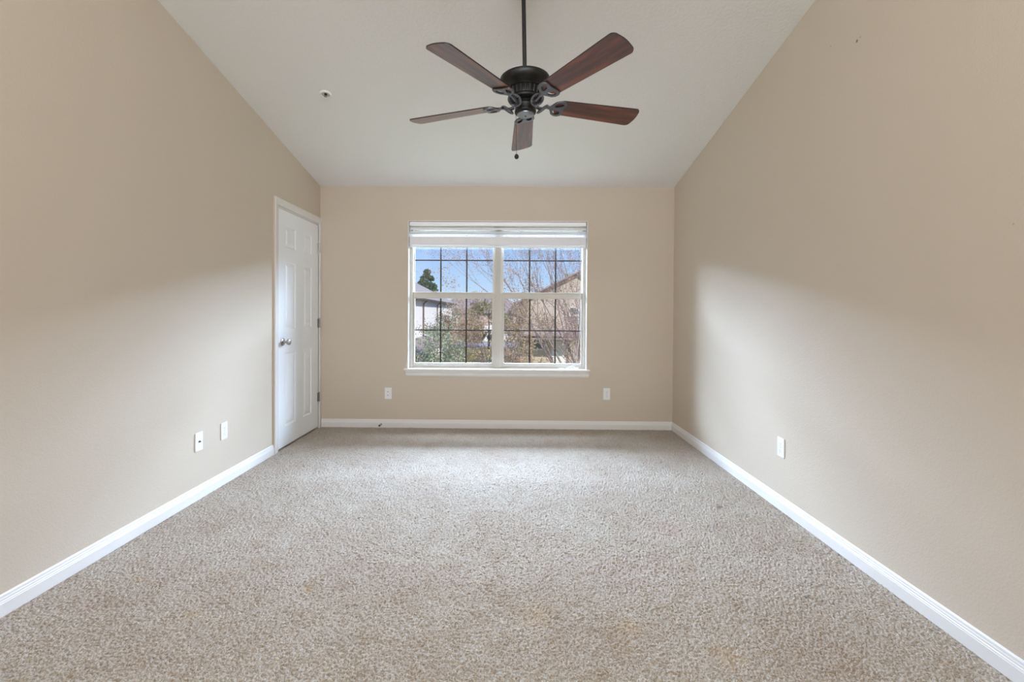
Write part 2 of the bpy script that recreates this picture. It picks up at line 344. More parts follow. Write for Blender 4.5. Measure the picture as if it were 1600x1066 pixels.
# ------------------------------------------------------------------ windows
FY0, FY1 = 4.640, 4.722
m = MB()   # drywall return lined in white
m.box(OX0, OX0+.006, YB+.001, FY0, OZ0, OZ1); m.box(OX1-.006, OX1, YB+.001, FY0, OZ0, OZ1); m.box(OX0, OX1, YB+.001, FY0, OZ1-.006, OZ1)
struct(m.build('trim_2', M['trim']), 'white painted reveal lining the sides and top of the window opening', 'window reveal')
m = MB()   # stool and apron
m.box(OX0-.036, OX1+.034, YB-.032, FY0+.002, OZ0-.020, OZ0+.001)
m.build
st = m.build('trim_3', M['trim'], bevel=.006, seg=3)
ap = MB()
app = [(0, -.0), (-.022, -.0), (-.020, -.012), (-.014, -.022), (-.012, -.045), (-.006, -.056), (0, -.060)]
x0_, x1_ = OX0-.010, OX1+.018
ap.add([(x0_-.012*(1+p[1]/.06)+.0, YB+p[0], OZ0-.020+p[1]) for p in app]+[(x1_+.012*(1+p[1]/.06), YB+p[0], OZ0-.020+p[1]) for p in app], _pf(len(app)))
struct(st, 'white window stool with a moulded apron under the window', 'window sill')
a_ = ap.build('apron', M['trim']); a_.parent = st
def frame_rect(mb, x0, x1, z0, z1, y0, y1, wl, wr, wb, wt):
    mb.box(x0, x0+wl, y0, y1, z0, z1); mb.box(x1-wr, x1, y0, y1, z0, z1)
    mb.box(x0+wl, x1-wr, y0, y1, z0, z0+wb); mb.box(x0+wl, x1-wr, y0, y1, z1-wt, z1)
def window(nm, x0, x1, gl0, gl1, gu0, gu1, label):
    r = empty(nm, (x0, FY0, OZ0)); struct(r, label, 'window')
    m = MB(); frame_rect(m, x0, x1, OZ0, OZ1-.006, FY0, FY1, .030, .030, .012, .05)
    child(m, 'window_frame', M['vinyl'], r, bevel=.002)
    zr = 1.378
    for (nm2, a, b_, y0, y1, g0, g1, z0, z1, wb, wt, zm) in (
        ('lower_sash', x0+.031, x1-.031, 4.650, 4.678, gl0, gl1, OZ0+.013, zr, .038, .064, .988),
        ('upper_sash', x0+.031, x1-.031, 4.682, 4.708, gu0, gu1, 1.345, OZ1-.06, .037, .03, 1.712)):
        m = MB(); frame_rect(m, a, b_, z0, z1, y0, y1, g0-a, b_-g1, wb, wt)
        if nm2 == 'lower_sash':
            m.box(g0-.003, g1+.003, y0-.004, y0, z0+wb-.006, z0+wb)          # glazing lip and lift rail
            m.box(a, b_, y0-.006, y0, zr-.012, zr-.002)
        s_ = child(m, nm2, M['vinyl'], r, bevel=.0015)
        yc = (y0+y1)/2; gz0, gz1 = z0+wb, z1-wt
        m = MB(); m.box(g0, g1, yc-.002, yc+.002, gz0, gz1); p_ = m.build('glass_pane', M['glass'])
        m = MB()
        for t in (1/3, 2/3):
            xx = g0+(g1-g0)*t; m.box(xx-.0075, xx+.0075, yc+.003, yc+.010, gz0, gz1)
        m.box(g0, g1, yc+.0032, yc+.0098, zm-.006, zm+.006)
        q_ = tag(m.build('muntin_grille', M['grille']), 'dark bronze grille dividing the pane')
        for o in (p_, q_): o.parent = s_
        if nm2 == 'lower_sash':
            for xx in (a+.22, b_-.22):
                m = MB(); m.box(xx-.03, xx+.03, y0+.004, y1-.002, zr, zr+.006); m.box(xx-.008, xx+.02, y0+.006, y0+.016, zr+.006, zr+.013)
                l_ = m.build('sash_lock', M['vinyl'], bevel=.002); l_.parent = s_
    return r
XM = -.142
window('window_1', OX0+.006, XM, -.998, -.203, -1.008, -.199, 'white double-hung window unit nearer the door, six-pane grilles')
window('window_2', XM, OX1-.006, -.078, .713, -.087, .722, 'white double-hung window unit farther from the door, six-pane grilles')

# ------------------------------------------------------------------ blind
bl = empty('window_blind', (-.146, 4.60, 2.05)); tag(bl, 'white faux-wood blind raised to the top of the double window', 'blind')
BX0, BX1 = OX0+.012, OX1-.012
m = MB(); m.box(BX0, BX1, 4.582, 4.632, 2.050, 2.088); child(m, 'headrail', M['blind'], bl, bevel=.003)
def slat(zc, tilt, name='slat'):
    m = MB(); pts = []
    for i in range(7):
        u = -.025+.05*i/6; pts.append((u, .0018*(1-(u/.025)**2)))
    prof = [(u, v+.0019) for u, v in pts]+[(u, v-.0019) for u, v in pts[::-1]]
    c_, s_ = math.cos(tilt), math.sin(tilt); yc = 4.607
    pp = [(yc+u*c_-v*s_, zc+u*s_+v*c_) for u, v in prof]
    m.prism(pp, 'x', BX0+.002, BX1-.002); return child(m, name, M['blind'], bl)
slat(2.024, .62); slat(1.990, .55); slat(1.972, .45); slat(1.960, .3); slat(1.948, .1)
for i in range(20): slat(1.938-i*.0043, 0)
m = MB(); m.box(BX0+.002, BX1-.002, 4.582, 4.632, 1.833, 1.850); child(m, 'bottom_rail', M['blind'], bl, bevel=.004)
for xx in (-.93, -.38, .08, .66):
    m = MB()
    for yy in (4.5805, 4.6335): m.tube([(xx, yy, 2.05), (xx, yy, 1.84)], .0011, 6)
    m.tube([(xx+.006, 4.607, 2.05), (xx+.006, 4.607, 1.955)], .0012, 6)
    child(m, 'ladder_cord', M['cord'], bl)
m = MB()
for k_, xx in enumerate((.690, .695)):
    m.tube([(xx, 4.578, 2.05), (xx+.002, 4.577, 1.5), (xx-.004, 4.578, .95), (xx-.03-.02*k_, 4.580, .66), (xx-.075-.02*k_, 4.585, .6035), (xx-.13, 4.590, .6035)], .0010, 6)
for t_ in range(4):
    pts = []; rx = .042-.006*t_; ry = .025-.003*t_
    for i in range(25):
        a = 2*PI*i/24; yy = 4.549+.004*t_+ry*math.sin(a); pts.append((.49+.004*t_+rx*math.cos(a), yy, .6035+.003*t_+.002*math.sin(3*a+t_)-max(0, 4.5335-yy)*2.2))
    m.tube(pts, .0016, 6)
for k_ in range(3):
    m.tube([(.53, 4.56, .606), (.57+.01*k_, 4.575, .612+.01*k_), (.60+.012*k_, 4.592, .618+.012*k_), (.625+.012*k_, 4.60, .606)], .0016, 6)
child(m, 'lift_cord', M['cord'], bl)
for k_, (xx, yy) in enumerate(((.635, 4.60), (.652, 4.585))):
    m = MB(); m.lathe([(.001, .0), (.0065, .004), (.0075, .012), (.004, .026), (.002, .030)], 14, Matrix.Translation((xx, yy, .609)) @ Matrix.Rotation(1.35, 4, 'Y')); child(m, 'cord_tassel', M['cord'], bl, smooth=True)
m = MB()
m.tube([(BX0+.012, 4.577, 2.05), (BX0+.006, 4.573, 1.2), (BX0-.002, 4.560, .8), (BX0-.016, 4.545, .625)], .0014, 6)
child(m, 'tilt_cord', M['cord'], bl)

# ------------------------------------------------------------------ plates on the walls
def plate_thing(name, label, cat, pos, normal, kind, group=None):
    # local frame: x right along the wall, y out of the wall, z up
    rz = {'back': PI, 'left': -PI/2, 'right': PI/2}[normal]
    r = empty(name, pos); r.rotation_euler = (0, 0, rz); tag(r, label, cat, group)
    W, H = .0345, .0575
    m = MB(); m.box(-W, W, 0, .006, -H, H); p = m.build('cover_plate', M['plate'], bevel=.0022, seg=2); p.parent = r
    if kind == 'duplex':
        for s in (-1, 1):
            m = MB(); pts = []
            for i in range(28):
                a = 2*PI*i/28; pts.append((max(-.0172, min(.0172, .0205*math.cos(a))), s*.0198+max(-.0145, min(.0145, .0168*math.sin(a)))))
            m.prism(pts, 'y', .0055, .0075); o = m.build('receptacle', M['plate']); o.parent = r
            q = MB(); q.box(-.0078, -.0056, .0076, .0079, s*.0198-.001, s*.0198+.008); q.box(.0056, .0078, .0076, .0079, s*.0198-.001, s*.0198+.007)
            q.lathe([(.0001, 0), (.0028, 0), (.0028, .0004), (.0001, .0004)], 12, Matrix.Translation((0, .0080, s*.0198-.0075)) @ Matrix.Rotation(PI/2, 4, 'X'))
            z = q.build('socket_slots', M['slot']); z.parent = o
        m = MB(); m.lathe([(.0001, 0), (.0032, 0), (.0028, .001), (.0001, .0012)], 12, Matrix.Translation((0, .0066, 0)) @ Matrix.Rotation(-PI/2, 4, 'X')); o = m.build('screw', M['steel']); o.parent = r
    elif kind == 'coax':
        m = MB(); Rm = Matrix.Translation((0, .006, 0)) @ Matrix.Rotation(-PI/2, 4, 'X')
        m.lathe([(.0001, 0), (.0062, 0), (.0062, .003), (.0045, .003), (.0045, .0085), (.0015, .0085), (.0015, .004), (.0001, .004)], 16, Rm)
        o = m.build('coaxial_jack', M['brass'], smooth=True); o.parent = r
        for s in (-1, 1):
            m = MB(); m.lathe([(.0001, 0), (.0030, 0), (.0026, .001), (.0001, .0012)], 12, Matrix.Translation((0, .006, s*.042)) @ Matrix.Rotation(-PI/2, 4, 'X')); o = m.build('screw', M['plate']); o.parent = r
    else:
        for s, hh in ((-1, .008), (1, .011)):
            m = MB(); m.box(-.009, .009, .006, .0085, s*.018-hh, s*.018+hh); o = m.build('jack_insert', M['plate'], bevel=.001); o.parent = r
            q = MB(); q.box(-.0055, .0055, .0086, .0089, s*.018-.005, s*.018+.004); z = q.build('jack_opening', M['jack']); z.parent = o
        for s in (-1, 1):
            m = MB(); m.lathe([(.0001, 0), (.0030, 0), (.0026, .001), (.0001, .0012)], 12, Matrix.Translation((0, .006, s*.046)) @ Matrix.Rotation(-PI/2, 4, 'X')); o = m.build('screw', M['plate']); o.parent = r
    return r
plate_thing('cable_plate', 'white cover plate with one dark coaxial jack, low on the wall with the door', 'wall plate', (XL, 2.783, .358), 'left', 'coax')
plate_thing('wall_outlet', 'white duplex outlet low on the wall with the door, nearest the door', 'outlet', (XL, 3.030, .361), 'left', 'duplex', 'duplex outlets')
plate_thing('wall_outlet', 'white duplex outlet below the window, on the end away from the door', 'outlet', (.962, YB, .359), 'back', 'duplex', 'duplex outlets')
plate_thing('wall_outlet', 'white duplex outlet alone on the long wall opposite the door', 'outlet', (XR, 2.727, .374), 'right', 'duplex', 'duplex outlets')
plate_thing('data_plate', 'white plate with two small jacks below the window, on the end nearer the door', 'wall plate', (-1.246, YB, .347), 'back', 'data')
# door stop
ds = empty('door_stop', (-1.314, YB-.013, .035)); tag(ds, 'small dark-tipped door stop screwed to the baseboard under the window', 'door stop')
Rm = Matrix.Rotation(PI/2, 4, 'X')
m = MB(); m.lathe([(.0005, 0), (.011, 0), (.011, .003), (.006, .006), (.0045, .010), (.0045, .055), (.0005, .055)], 18, Rm); o = m.build('stop_rod', M['steel'], smooth=True); o.parent = ds
m = MB(); m.lathe([(.0005, .052), (.009, .052), (.0095, .064), (.007, .068), (.0005, .069)], 18, Rm); o = m.build('rubber_tip', M['rubber'], smooth=True); o.parent = ds
# sprinkler on the slope
nrm = Vector((0, -SL, -1)).normalized()
sp = empty('fire_sprinkler', (-1.329, 3.208, ch(3.208))); sp.rotation_mode = 'QUATERNION'; sp.rotation_quaternion = nrm.to_track_quat('Z', 'X')
tag(sp, 'round white fire sprinkler with a dark centre on the sloping ceiling', 'sprinkler')
m = MB(); m.lathe([(.024, .001), (.026, .006), (.034, .010), (.039, .008), (.041, 0), (.036, -.001), (.024, -.001), (.024, .001)], 36); o = m.build('escutcheon', M['plate'], smooth=True); o.parent = sp
m = MB(); m.lathe([(.0005, -.001), (.0245, -.001), (.0245, .0005), (.0005, .0015)], 24); o = m.build('recessed_cup', M['plate'], smooth=True); o.parent = sp
m = MB(); m.lathe([(.0005, .0005), (.0105, .0005), (.0105, .006), (.006, .008), (.0005, .008)], 12)
for s in (-1, 1): m.tube([(s*.008, 0, .006), (s*.017, 0, .010), (s*.012, 0, .017), (0, 0, .020)], .0026, 6)
o = m.build('sprinkler_head', M['brass'], smooth=True); o.parent = sp
m = MB(); m.lathe([(.0005, .019), (.010, .019), (.011, .0205), (.010, .022), (.0005, .0225)], 16); m.tube([(0, 0, .008), (0, 0, .019)], .0022, 8)
o = m.build('deflector', M['steel'], smooth=True); o.parent = sp

# ------------------------------------------------------------------ ceiling fan
FX, FY = .062, 2.36
_rt = Matrix.Rotation(math.radians(-1.3), 4, 'Y'); fan = empty('ceiling_fan', Vector((.050, FY, 2.86)) - _rt @ Vector((0, 0, 2.872))); fan.rotation_euler = _rt.to_euler(); tag(fan, 'black ceiling fan with five dark cherry wood blades hanging on a long rod', 'ceiling fan')
cz = ch(FY)
def fpart(mb, name, mm, **k): o = mb.build(name, mm, **k); o.parent = fan; return o
m = MB(); m.lathe([(.0135, 2.826), (.026, 2.828), (.044, 2.838), (.057, 2.854), (.062, 2.872), (.062, cz+.012)], 40); fpart(m, 'canopy', M['fan_metal'], smooth=True)
m = MB(); m.lathe([(.0108, 2.432), (.0108, 2.83)], 20); fpart(m, 'down_rod', M['fan_metal'], smooth=True)
m = MB(); m.lathe([(.0005, 2.432), (.018, 2.432), (.020, 2.408), (.060, 2.404), (.112, 2.402), (.1225, 2.400), (.124, 2.396), (.1285, 2.395), (.130, 2.390), (.1295, 2.380), (.126, 2.368), (.119, 2.356), (.109, 2.346), (.100, 2.340), (.097, 2.334), (.0005, 2.334)], 56); fpart(m, 'motor_housing', M['fan_metal'], smooth=True)
m = MB(); m.lathe([(.0005, 2.338), (.090, 2.338), (.092, 2.330), (.084, 2.320), (.080, 2.300), (.084, 2.296), (.088, 2.290), (.086, 2.282), (.070, 2.276), (.0005, 2.274)], 56)
for i in range(24):
    a = 2*PI*i/24; c_, s_ = math.cos(a), math.sin(a)
    m.tube([(.091*c_, .091*s_, 2.334), (.086*c_, .086*s_, 2.318), (.083*c_, .083*s_, 2.298)], .0035, 6)
fpart(m, 'vent_band', M['fan_metal'], smooth=True)
m = MB(); m.lathe([(.0005, 2.276), (.060, 2.276), (.064, 2.268), (.058, 2.262), (.054, 2.258), (.054, 2.232), (.056, 2.228), (.056, 2.222), (.050, 2.216), (.0005, 2.216)], 44)
for a in (-.9, -2.2, .6, 2.5):
    m.lathe([(.0005, 0), (.0035, 0), (.003, .002), (.0005, .0025)], 10, Matrix.Translation((.054*math.cos(a), .054*math.sin(a), 2.243)) @ Vector((math.cos(a), math.sin(a), 0)).to_track_quat('Z', 'X').to_matrix().to_4x4())
fpart(m, 'switch_housing', M['fan_metal'], smooth=True)
m = MB(); m.lathe([(.0005, 2.217), (.044, 2.217), (.044, 2.211), (.038, 2.207), (.0005, 2.205)], 40); tag(fpart(m, 'bottom_cap', M['fan_cap'], smooth=True), 'round grey metal cap')
m = MB(); m.lathe([(.0005, 2.206), (.004, 2.206), (.004, 2.203), (.0005, 2.2025)], 12); fpart(m, 'cap_screw', M['fan_metal'])
# pull chain
m = MB(); cx, cy = -.050, -.030
m.tube([(cx+.004, cy+.004, 2.225), (cx, cy, 2.218), (cx, cy, 1.995)], .0009, 6)
for i in range(44): m.lathe([(.0001, -.0016), (.0014, -.0008), (.0014, .0008), (.0001, .0016)], 6, Matrix.Translation((cx, cy, 2.008+i*.0048)))
pc = fpart(m, 'pull_chain', M['fan_metal'])
m = MB(); m.lathe([(.0005, .014), (.004, .013), (.009, .008), (.0118, 0), (.0095, -.008), (.005, -.012), (.0005, -.0125)], 20, Matrix.Translation((cx, cy, 1.986))); o = m.build('chain_ball', M['fan_metal'], smooth=True); o.parent = pc
# blade: outline along +Y
def rounded(w0, w1, y0, y1, r0, r1, n=8):
    pts = []
    def arc(cx_, cy_, r, a0, a1):
        for i in range(n+1):
            a = a0+(a1-a0)*i/n; pts.append((cx_+r*math.cos(a), cy_+r*math.sin(a)))
    arc(w1-r1, y1-r1, r1, 0, PI/2*.9); 
    for i in range(1, 6): 
        t = i/6; xx = (w1-r1)*(1-2*t); pts.append((xx, y1+.006*(1-(2*t-1)**2)))
    arc(-w1+r1, y1-r1, r1, PI/2*1.1, PI)
    arc(-w0+r0, y0+r0, r0, PI, 1.5*PI); arc(w0-r0, y0+r0, r0, 1.5*PI, 2*PI)
    return pts
mb_blade = MB(); bo = rounded(.054, .069, .165, .652, .045, .026); n_ = len(bo)
mb_blade.add([(x_, y_, .003) for x_, y_ in bo]+[(x_, y_, -.003) for x_, y_ in bo], [tuple(range(n_)), tuple(range(n_, 2*n_))[::-1]], 0)
mb_blade.add([(x_, y_, .003) for x_, y_ in bo]+[(x_, y_, -.003) for x_, y_ in bo], [(i, (i+1) % n_, n_+(i+1) % n_, n_+i) for i in range(n_)], 1)
def iron_mesh():
    # openwork plate (curve with holes) under the blade root
    cu = bpy.data.curves.new('c', 'CURVE'); cu.dimensions = '2D'; cu.fill_mode = 'BOTH'; cu.extrude = .0028; cu.bevel_depth = .0012; cu.bevel_resolution = 1
    def poly(pts):
        s = cu.splines.new('POLY'); s.points.add(len(pts)-1)
        for p, q in zip(s.points, pts): p.co = (q[0], q[1], 0, 1)
        s.use_cyclic_u = True
    out = [(.008, .128)]
    for i in range(15):
        a = -1.15+ (PI/2+1.0)*i/14*.93; out.append((.053*math.cos(a)*1.0, .185+.036*math.sin(a)*1.05))
    top = [(.028, .222), (.012, .216), (0, .218)]
    right = [(.008, .118), (.010, .138), (.024, .147), (.044, .158), (.055, .176), (.057, .196), (.050, .212), (.036, .220), (.018, .216), (0, .214)]
    poly(right+[(-x_, y_) for x_, y_ in right[::-1][1:]])
    hole = [(.008, .168), (.016, .158), (.030, .162), (.042, .174), (.045, .190), (.038, .204), (.026, .205), (.014, .192)]
    poly(hole); poly([(-x_, y_) for x_, y_ in hole])
    o = bpy.data.objects.new('c', cu); C.objects.link(o); bpy.context.view_layer.update()
    me = bpy.data.meshes.new_from_object(o.evaluated_get(bpy.context.evaluated_depsgraph_get())); bpy.data.objects.remove(o)
    return me
im = iron_mesh(); im.materials.clear(); im.materials.append(M['fan_iron'])
blade0 = mb_blade.build('blade', [M['blade'], M['blade_edge']]); blade0.parent = fan
iron0 = bpy.data.objects.new('bracket_plate', im)
arm = MB()
arm.tube([(0, .062, -.012), (0, .078, -.018), (0, .095, -.017), (0, .112, -.010), (0, .130, -.006), (0, .150, -.006)], [.010, .009, .0075, .007, .0075, .005], 10)
# the ring the arm forms on the side of the hub
pts = [(.033*math.sin(2*PI*i/24), .096+.026*math.cos(2*PI*i/24), -.020+.018*math.cos(2*PI*i/24)) for i in range(25)]; arm.tube(pts, .0048, 8)
for i in range(14):
    a = 2*PI*(i+.5)/14; c_, s_ = math.cos(a), math.sin(a)
    arm.tube([(.030*s_, .096+.024*c_, -.020+.016*c_), (.021*s_, .096+.016*c_, -.020+.011*c_)], .0022, 5)
arm0 = arm.build('blade_bracket', M['fan_iron'], smooth=True); arm0.parent = fan
C.objects.link(iron0); iron0.parent = arm0; iron0.location = (0, 0, -.0075)
for q_ in ((-.03, .212), (.03, .212), (0, .17)):
    pass
for i in range(5):
    th = 2*PI*i/5-.007
    b_ = blade0 if i == 0 else blade0.copy(); a_ = arm0 if i == 0 else arm0.copy(); p_ = iron0 if i == 0 else iron0.copy()
    if i: 
        for o in (b_, a_, p_): C.objects.link(o)
        b_.parent = fan; a_.parent = fan; p_.parent = a_
    R_ = Matrix.Rotation(-th, 4, 'Z')
    tilt = Matrix.Rotation(-math.radians(13), 4, 'Y')
    b_.matrix_local = Matrix.Translation((0, 0, 2.272)) @ R_ @ tilt
    a_.matrix_local = Matrix.Translation((0, 0, 2.272)) @ R_
    p_.matrix_local = tilt @ Matrix.Translation((0, 0, -.0075))

# ------------------------------------------------------------------ outside
GZ = -3.03
def flat(name, col, rough=.9, scale=None, col2=None, sc_=3.0):
    m = mat(name, col, rough, spec=.2)
    if col2:
        N, L, b = nodes(m); t = N.new('ShaderNodeTexCoord'); n = N.new('ShaderNodeTexNoise'); n.inputs['Scale'].default_value = sc_; n.inputs['Detail'].default_value = 6
        r = N.new('ShaderNodeValToRGB'); r.color_ramp.elements[0].position = .35; r.color_ramp.elements[1].position = .65
        r.color_ramp.elements[0].color = (*col, 1); r.color_ramp.elements[1].color = (*col2, 1)
        L.new(t.outputs['Object'], n.inputs['Vector']); L.new(n.outputs['Fac'], r.inputs[0]); L.new(r.outputs[0], b.inputs['Base Color'])
    return m
M['grass'] = flat('dry_grass', (.42, .36, .20), col2=(.30, .33, .16), sc_=.6)
M['asphalt'] = flat('asphalt', (.40, .38, .42), col2=(.46, .44, .47), sc_=2)
M['stucco_w'] = flat('stucco_white', (.86, .84, .85)); M['stucco_t'] = flat('stucco_tan', (.58, .50, .42)); M['stucco_p'] = flat('stucco_pink', (.56, .45, .42))
M['shingle'] = flat('shingle_grey', (.36, .33, .33), col2=(.46, .42, .42), sc_=8); M['shingle_b'] = flat('shingle_brown', (.33, .27, .26), col2=(.42, .35, .33), sc_=8)
M['fascia'] = mat('fascia_brown', (.10, .06, .055), .6); M['white'] = mat('white_frame', (.8, .8, .8), .5); M['dglass'] = mat('dark_glass', (.12, .15, .16), .15)
m = MB(); m.add([(-160, 4.9, GZ), (160, 4.9, GZ), (160, 260, GZ), (-160, 260, GZ)], [(0, 1, 2, 3)])
tag(m.build('lawn', M['grass']), 'yellow-green lawn stretching away below the window', 'lawn', kind='stuff')
m = MB(); m.box(-60, 60, 55.5, 63, GZ-.05, GZ+.03); tag(m.build('road', M['asphalt']), 'pale grey road crossing behind the lawn outside', 'road', kind='structure')
def hip_roof(x0, x1, y0, y1, z, h, ov=.5):
    x0 -= ov; x1 += ov; y0 -= ov; y1 += ov; m = MB(); w_ = (x1-x0); d_ = (y1-y0)
    if d_ > w_: r0 = ((x0+x1)/2, y0+w_/2, z+h); r1 = ((x0+x1)/2, y1-w_/2, z+h)
    else: r0 = (x0+d_/2, (y0+y1)/2, z+h); r1 = (x1-d_/2, (y0+y1)/2, z+h)
    v = [(x0, y0, z), (x1, y0, z), (x1, y1, z), (x0, y1, z), r0, r1]
    if d_ > w_: f = [(0, 1, 4), (1, 2, 5, 4), (2, 3, 5), (3, 0, 4, 5), (3, 2, 1, 0)]
    else: f = [(0, 1, 5, 4), (1, 2, 5), (2, 3, 4, 5), (3, 0, 4), (3, 2, 1, 0)]
    return m.add(v, f)
def win(par, x0, x1, y, z0, z1, axis='y', sgn=-1):
    m = MB(); g_ = MB(); t = .08
    if axis == 'y':
        frame_rect(m, x0, x1, z0, z1, y-.06, y, t, t, t, t); m.box(x0, x1, y-.05, y-.01, (z0+z1)/2-.04, (z0+z1)/2+.04); g_.box(x0+t, x1-t, y-.03, y-.01, z0+t, z1-t)
    else:
        for a, b_, c, d in ((x0, x0+t, z0, z1), (x1-t, x1, z0, z1), (x0, x1, z0, z0+t), (x0, x1, z1-t, z1), (x0, x1, (z0+z1)/2-.04, (z0+z1)/2+.04)): m.box(y, y+.06, a, b_, c, d)
        g_.box(y+.01, y+.03, x0+t, x1-t, z0+t, z1-t)
    f_ = m.build('house_window', M['white']); f_.parent = par; p = g_.build('window_pane', M['dglass']); p.parent = f_
# white two-storey house on the left
h = empty('white_house'); tag(h, 'white two-storey house with a grey hip roof and brown downspout', 'house')
m = MB(); m.box(-17, -7.15, 27, 54, GZ, 2.22); o = m.build('house_walls', M['stucco_w']); o.parent = h
o = hip_roof(-17, -7.15, 27, 54, 2.22, 3.0).build('hip_roof', M['shingle']); o.parent = h
m = MB(); m.box(-17.5, -6.62, 26.47, 54.53, 2.08, 2.22); o = m.build('fascia_board', M['fascia']); o.parent = h
m = MB(); m.tube([(-6.75, 36.2, 2.1), (-7.06, 36.2, 1.85), (-7.06, 36.2, GZ+.2)], .055, 6); o = m.build('downspout', M['fascia']); o.parent = h
m = MB(); m.tube([(-6.75, 43.0, 2.1), (-7.06, 43.0, 1.85), (-7.06, 43.0, GZ+.2)], .05, 6); o = m.build('downspout', M['fascia']); o.parent = h
win(h, 30.5, 32, -7.15, .2, 1.7, 'x')
m = MB(); m.prism([(-7.15, -.75), (-5.5, -1.35), (-5.5, -1.5), (-7.15, -1.5)], 'y', 27, 37.5); o = m.build('porch_roof', M['shingle_b']); o.parent = h
for yy in (28.0, 33.0, 37.2):
    m = MB(); m.box(-5.8, -5.55, yy-.12, yy+.12, GZ, -1.5); o = m.build('porch_post', M['white']); o.parent = h
# far house in the middle
h = empty('pink_house'); tag(h, 'distant dusky pink house with a brown roof beyond the road', 'house')
m = MB(); m.box(-14, 4, 66, 76, GZ, 1.1); o = m.build('house_walls', M['stucco_p']); o.parent = h
o = hip_roof(-14, 4, 66, 76, 1.1, 2.3).build('hip_roof', M['shingle_b']); o.parent = h
for xx in (-9.2, -6.4): win(h, xx, xx+1.2, 66, -.9, .4)
m = MB(); m.box(-4.6, .4, 65.9, 66, GZ, -.7)
for q in range(4): m.box(-4.5, .3, 65.86, 65.9, GZ+.08+q*.57, GZ+.08+q*.57+.5)
o = m.build('garage_door', M['white']); o.parent = h
# tan gabled house on the right
h = empty('tan_house'); tag(h, 'tan gabled house seen through the branches on the right', 'house')
gx, gy = 5.3, 34
m = MB(); m.prism([(gx-4.6, GZ), (gx+4.6, GZ), (gx+4.6, 1.9), (gx, 4.25), (gx-4.6, 1.9)], 'y', gy, gy+12); o = m.build('house_walls', M['stucco_t']); o.parent = h
m = MB()
for s in (-1, 1): m.prism([(gx, 4.32), (gx+s*5.1, 4.32-5.1*.511), (gx+s*5.1, 4.52-5.1*.511), (gx, 4.52)], 'y', gy-.45, gy+12.4)
o = m.build('gable_roof', M['shingle']); o.parent = h
m = MB()
for s in (-1, 1): m.prism([(gx, 4.20), (gx+s*5.12, 4.20-5.12*.511), (gx+s*5.12, 4.40-5.12*.511), (gx, 4.40)], 'y', gy-.52, gy-.44)
o = m.build('barge_board', M['fascia']); o.parent = h
win(h, 4.30, 5.05, gy, .35, 1.65); win(h, 1.6, 2.5, gy, -1.6, -.5)
m = MB(); m.box(3.0, 4.1, gy-.08, gy, GZ, -.9); o = m.build('house_door', M['white']); o.parent = h
m = MB(); m.prism([(gx-4.6, -.5), (gx-.2, -.5), (gx-.2, -.4), (gx-4.6, -.4)], 'y', gy-1.6, gy); m.add([(gx-4.8, gy-1.7, -.75), (gx+0, gy-1.7, -.75), (gx+0, gy, .05), (gx-4.8, gy, .05)], [(0, 1, 2, 3)]); o = m.build('porch_roof', M['shingle_b']); o.parent = h

# trees
def leaf_mat(name, cols, tr=.25):
    m = mat(name, cols[0], .7, spec=.2); N, L, b = nodes(m)
    gi = N.new('ShaderNodeNewGeometry'); r = N.new('ShaderNodeValToRGB'); r.color_ramp.interpolation = 'CONSTANT'
    els = r.color_ramp.elements
    while len(els) > 1: els.remove(els[0])
    els[0].position = 0; els[0].color = (*cols[0], 1)
    for i, c in enumerate(cols[1:], 1): k = els.new(i/len(cols)); k.color = (*c, 1)
    L.new(gi.outputs['Random Per Island'], r.inputs[0]); L.new(r.outputs[0], b.inputs['Base Color'])
    return m
M['leaf_myrtle'] = leaf_mat('leaf_myrtle', [(.34, .20, .20), (.42, .25, .25), (.26, .16, .20), (.44, .30, .20), (.44, .40, .20), (.36, .24, .24), (.50, .38, .36), (.32, .22, .27), (.40, .22, .18)])
M['leaf_rust'] = leaf_mat('leaf_rust', [(.46, .31, .22), (.42, .29, .23), (.50, .40, .20), (.44, .36, .29), (.36, .31, .25), (.48, .29, .20)])
M['leaf_green'] = leaf_mat('leaf_green', [(.18, .23, .16), (.23, .28, .19), (.29, .33, .22), (.15, .19, .14), (.36, .36, .27)])
M['leaf_pine'] = leaf_mat('leaf_pine', [(.09, .15, .09), (.12, .19, .11), (.07, .11, .08)])
M['leaf_olive'] = leaf_mat('leaf_olive', [(.26, .28, .15), (.32, .30, .16), (.20, .22, .13), (.38, .30, .17)])
M['leaf_fall'] = leaf_mat('leaf_fall', [(.44, .33, .22), (.38, .31, .20), (.48, .36, .28), (.42, .38, .22), (.46, .30, .22)])
M['leaf_yellow'] = leaf_mat('leaf_yellow', [(.55, .45, .20), (.50, .42, .24), (.56, .38, .17), (.42, .40, .22)])
M['bark'] = mat('bark_pale', (.27, .195, .18), .8); M['bark_d'] = mat('bark_brown', (.26, .17, .14), .8)
def rv(s=1.0): return Vector((random.gauss(0, s), random.gauss(0, s), random.gauss(0, s)))
def leaves(pts, size, jitter, mm, name='foliage'):
    n = len(pts); P = np.array([tuple(p) for p in pts])+rng.normal(0, jitter, (n, 3))
    a = rng.normal(0, 1, (n, 3)); a /= np.linalg.norm(a, axis=1)[:, None]; b_ = rng.normal(0, 1, (n, 3)); b_ -= a*(a*b_).sum(1)[:, None]; b_ /= np.linalg.norm(b_, axis=1)[:, None]
    s = size*rng.uniform(.5, 1.3, (n, 1)); a *= s; b_ *= s*.5
    V = np.stack([P-a, P-b_, P+a, P+b_], 1).reshape(-1, 3)
    me = bpy.data.meshes.new(name); me.from_pydata(V.tolist(), [], [(4*i, 4*i+1, 4*i+2, 4*i+3) for i in range(n)]); me.materials.append(mm)
    o = bpy.data.objects.new(name, me); C.objects.link(o); return o
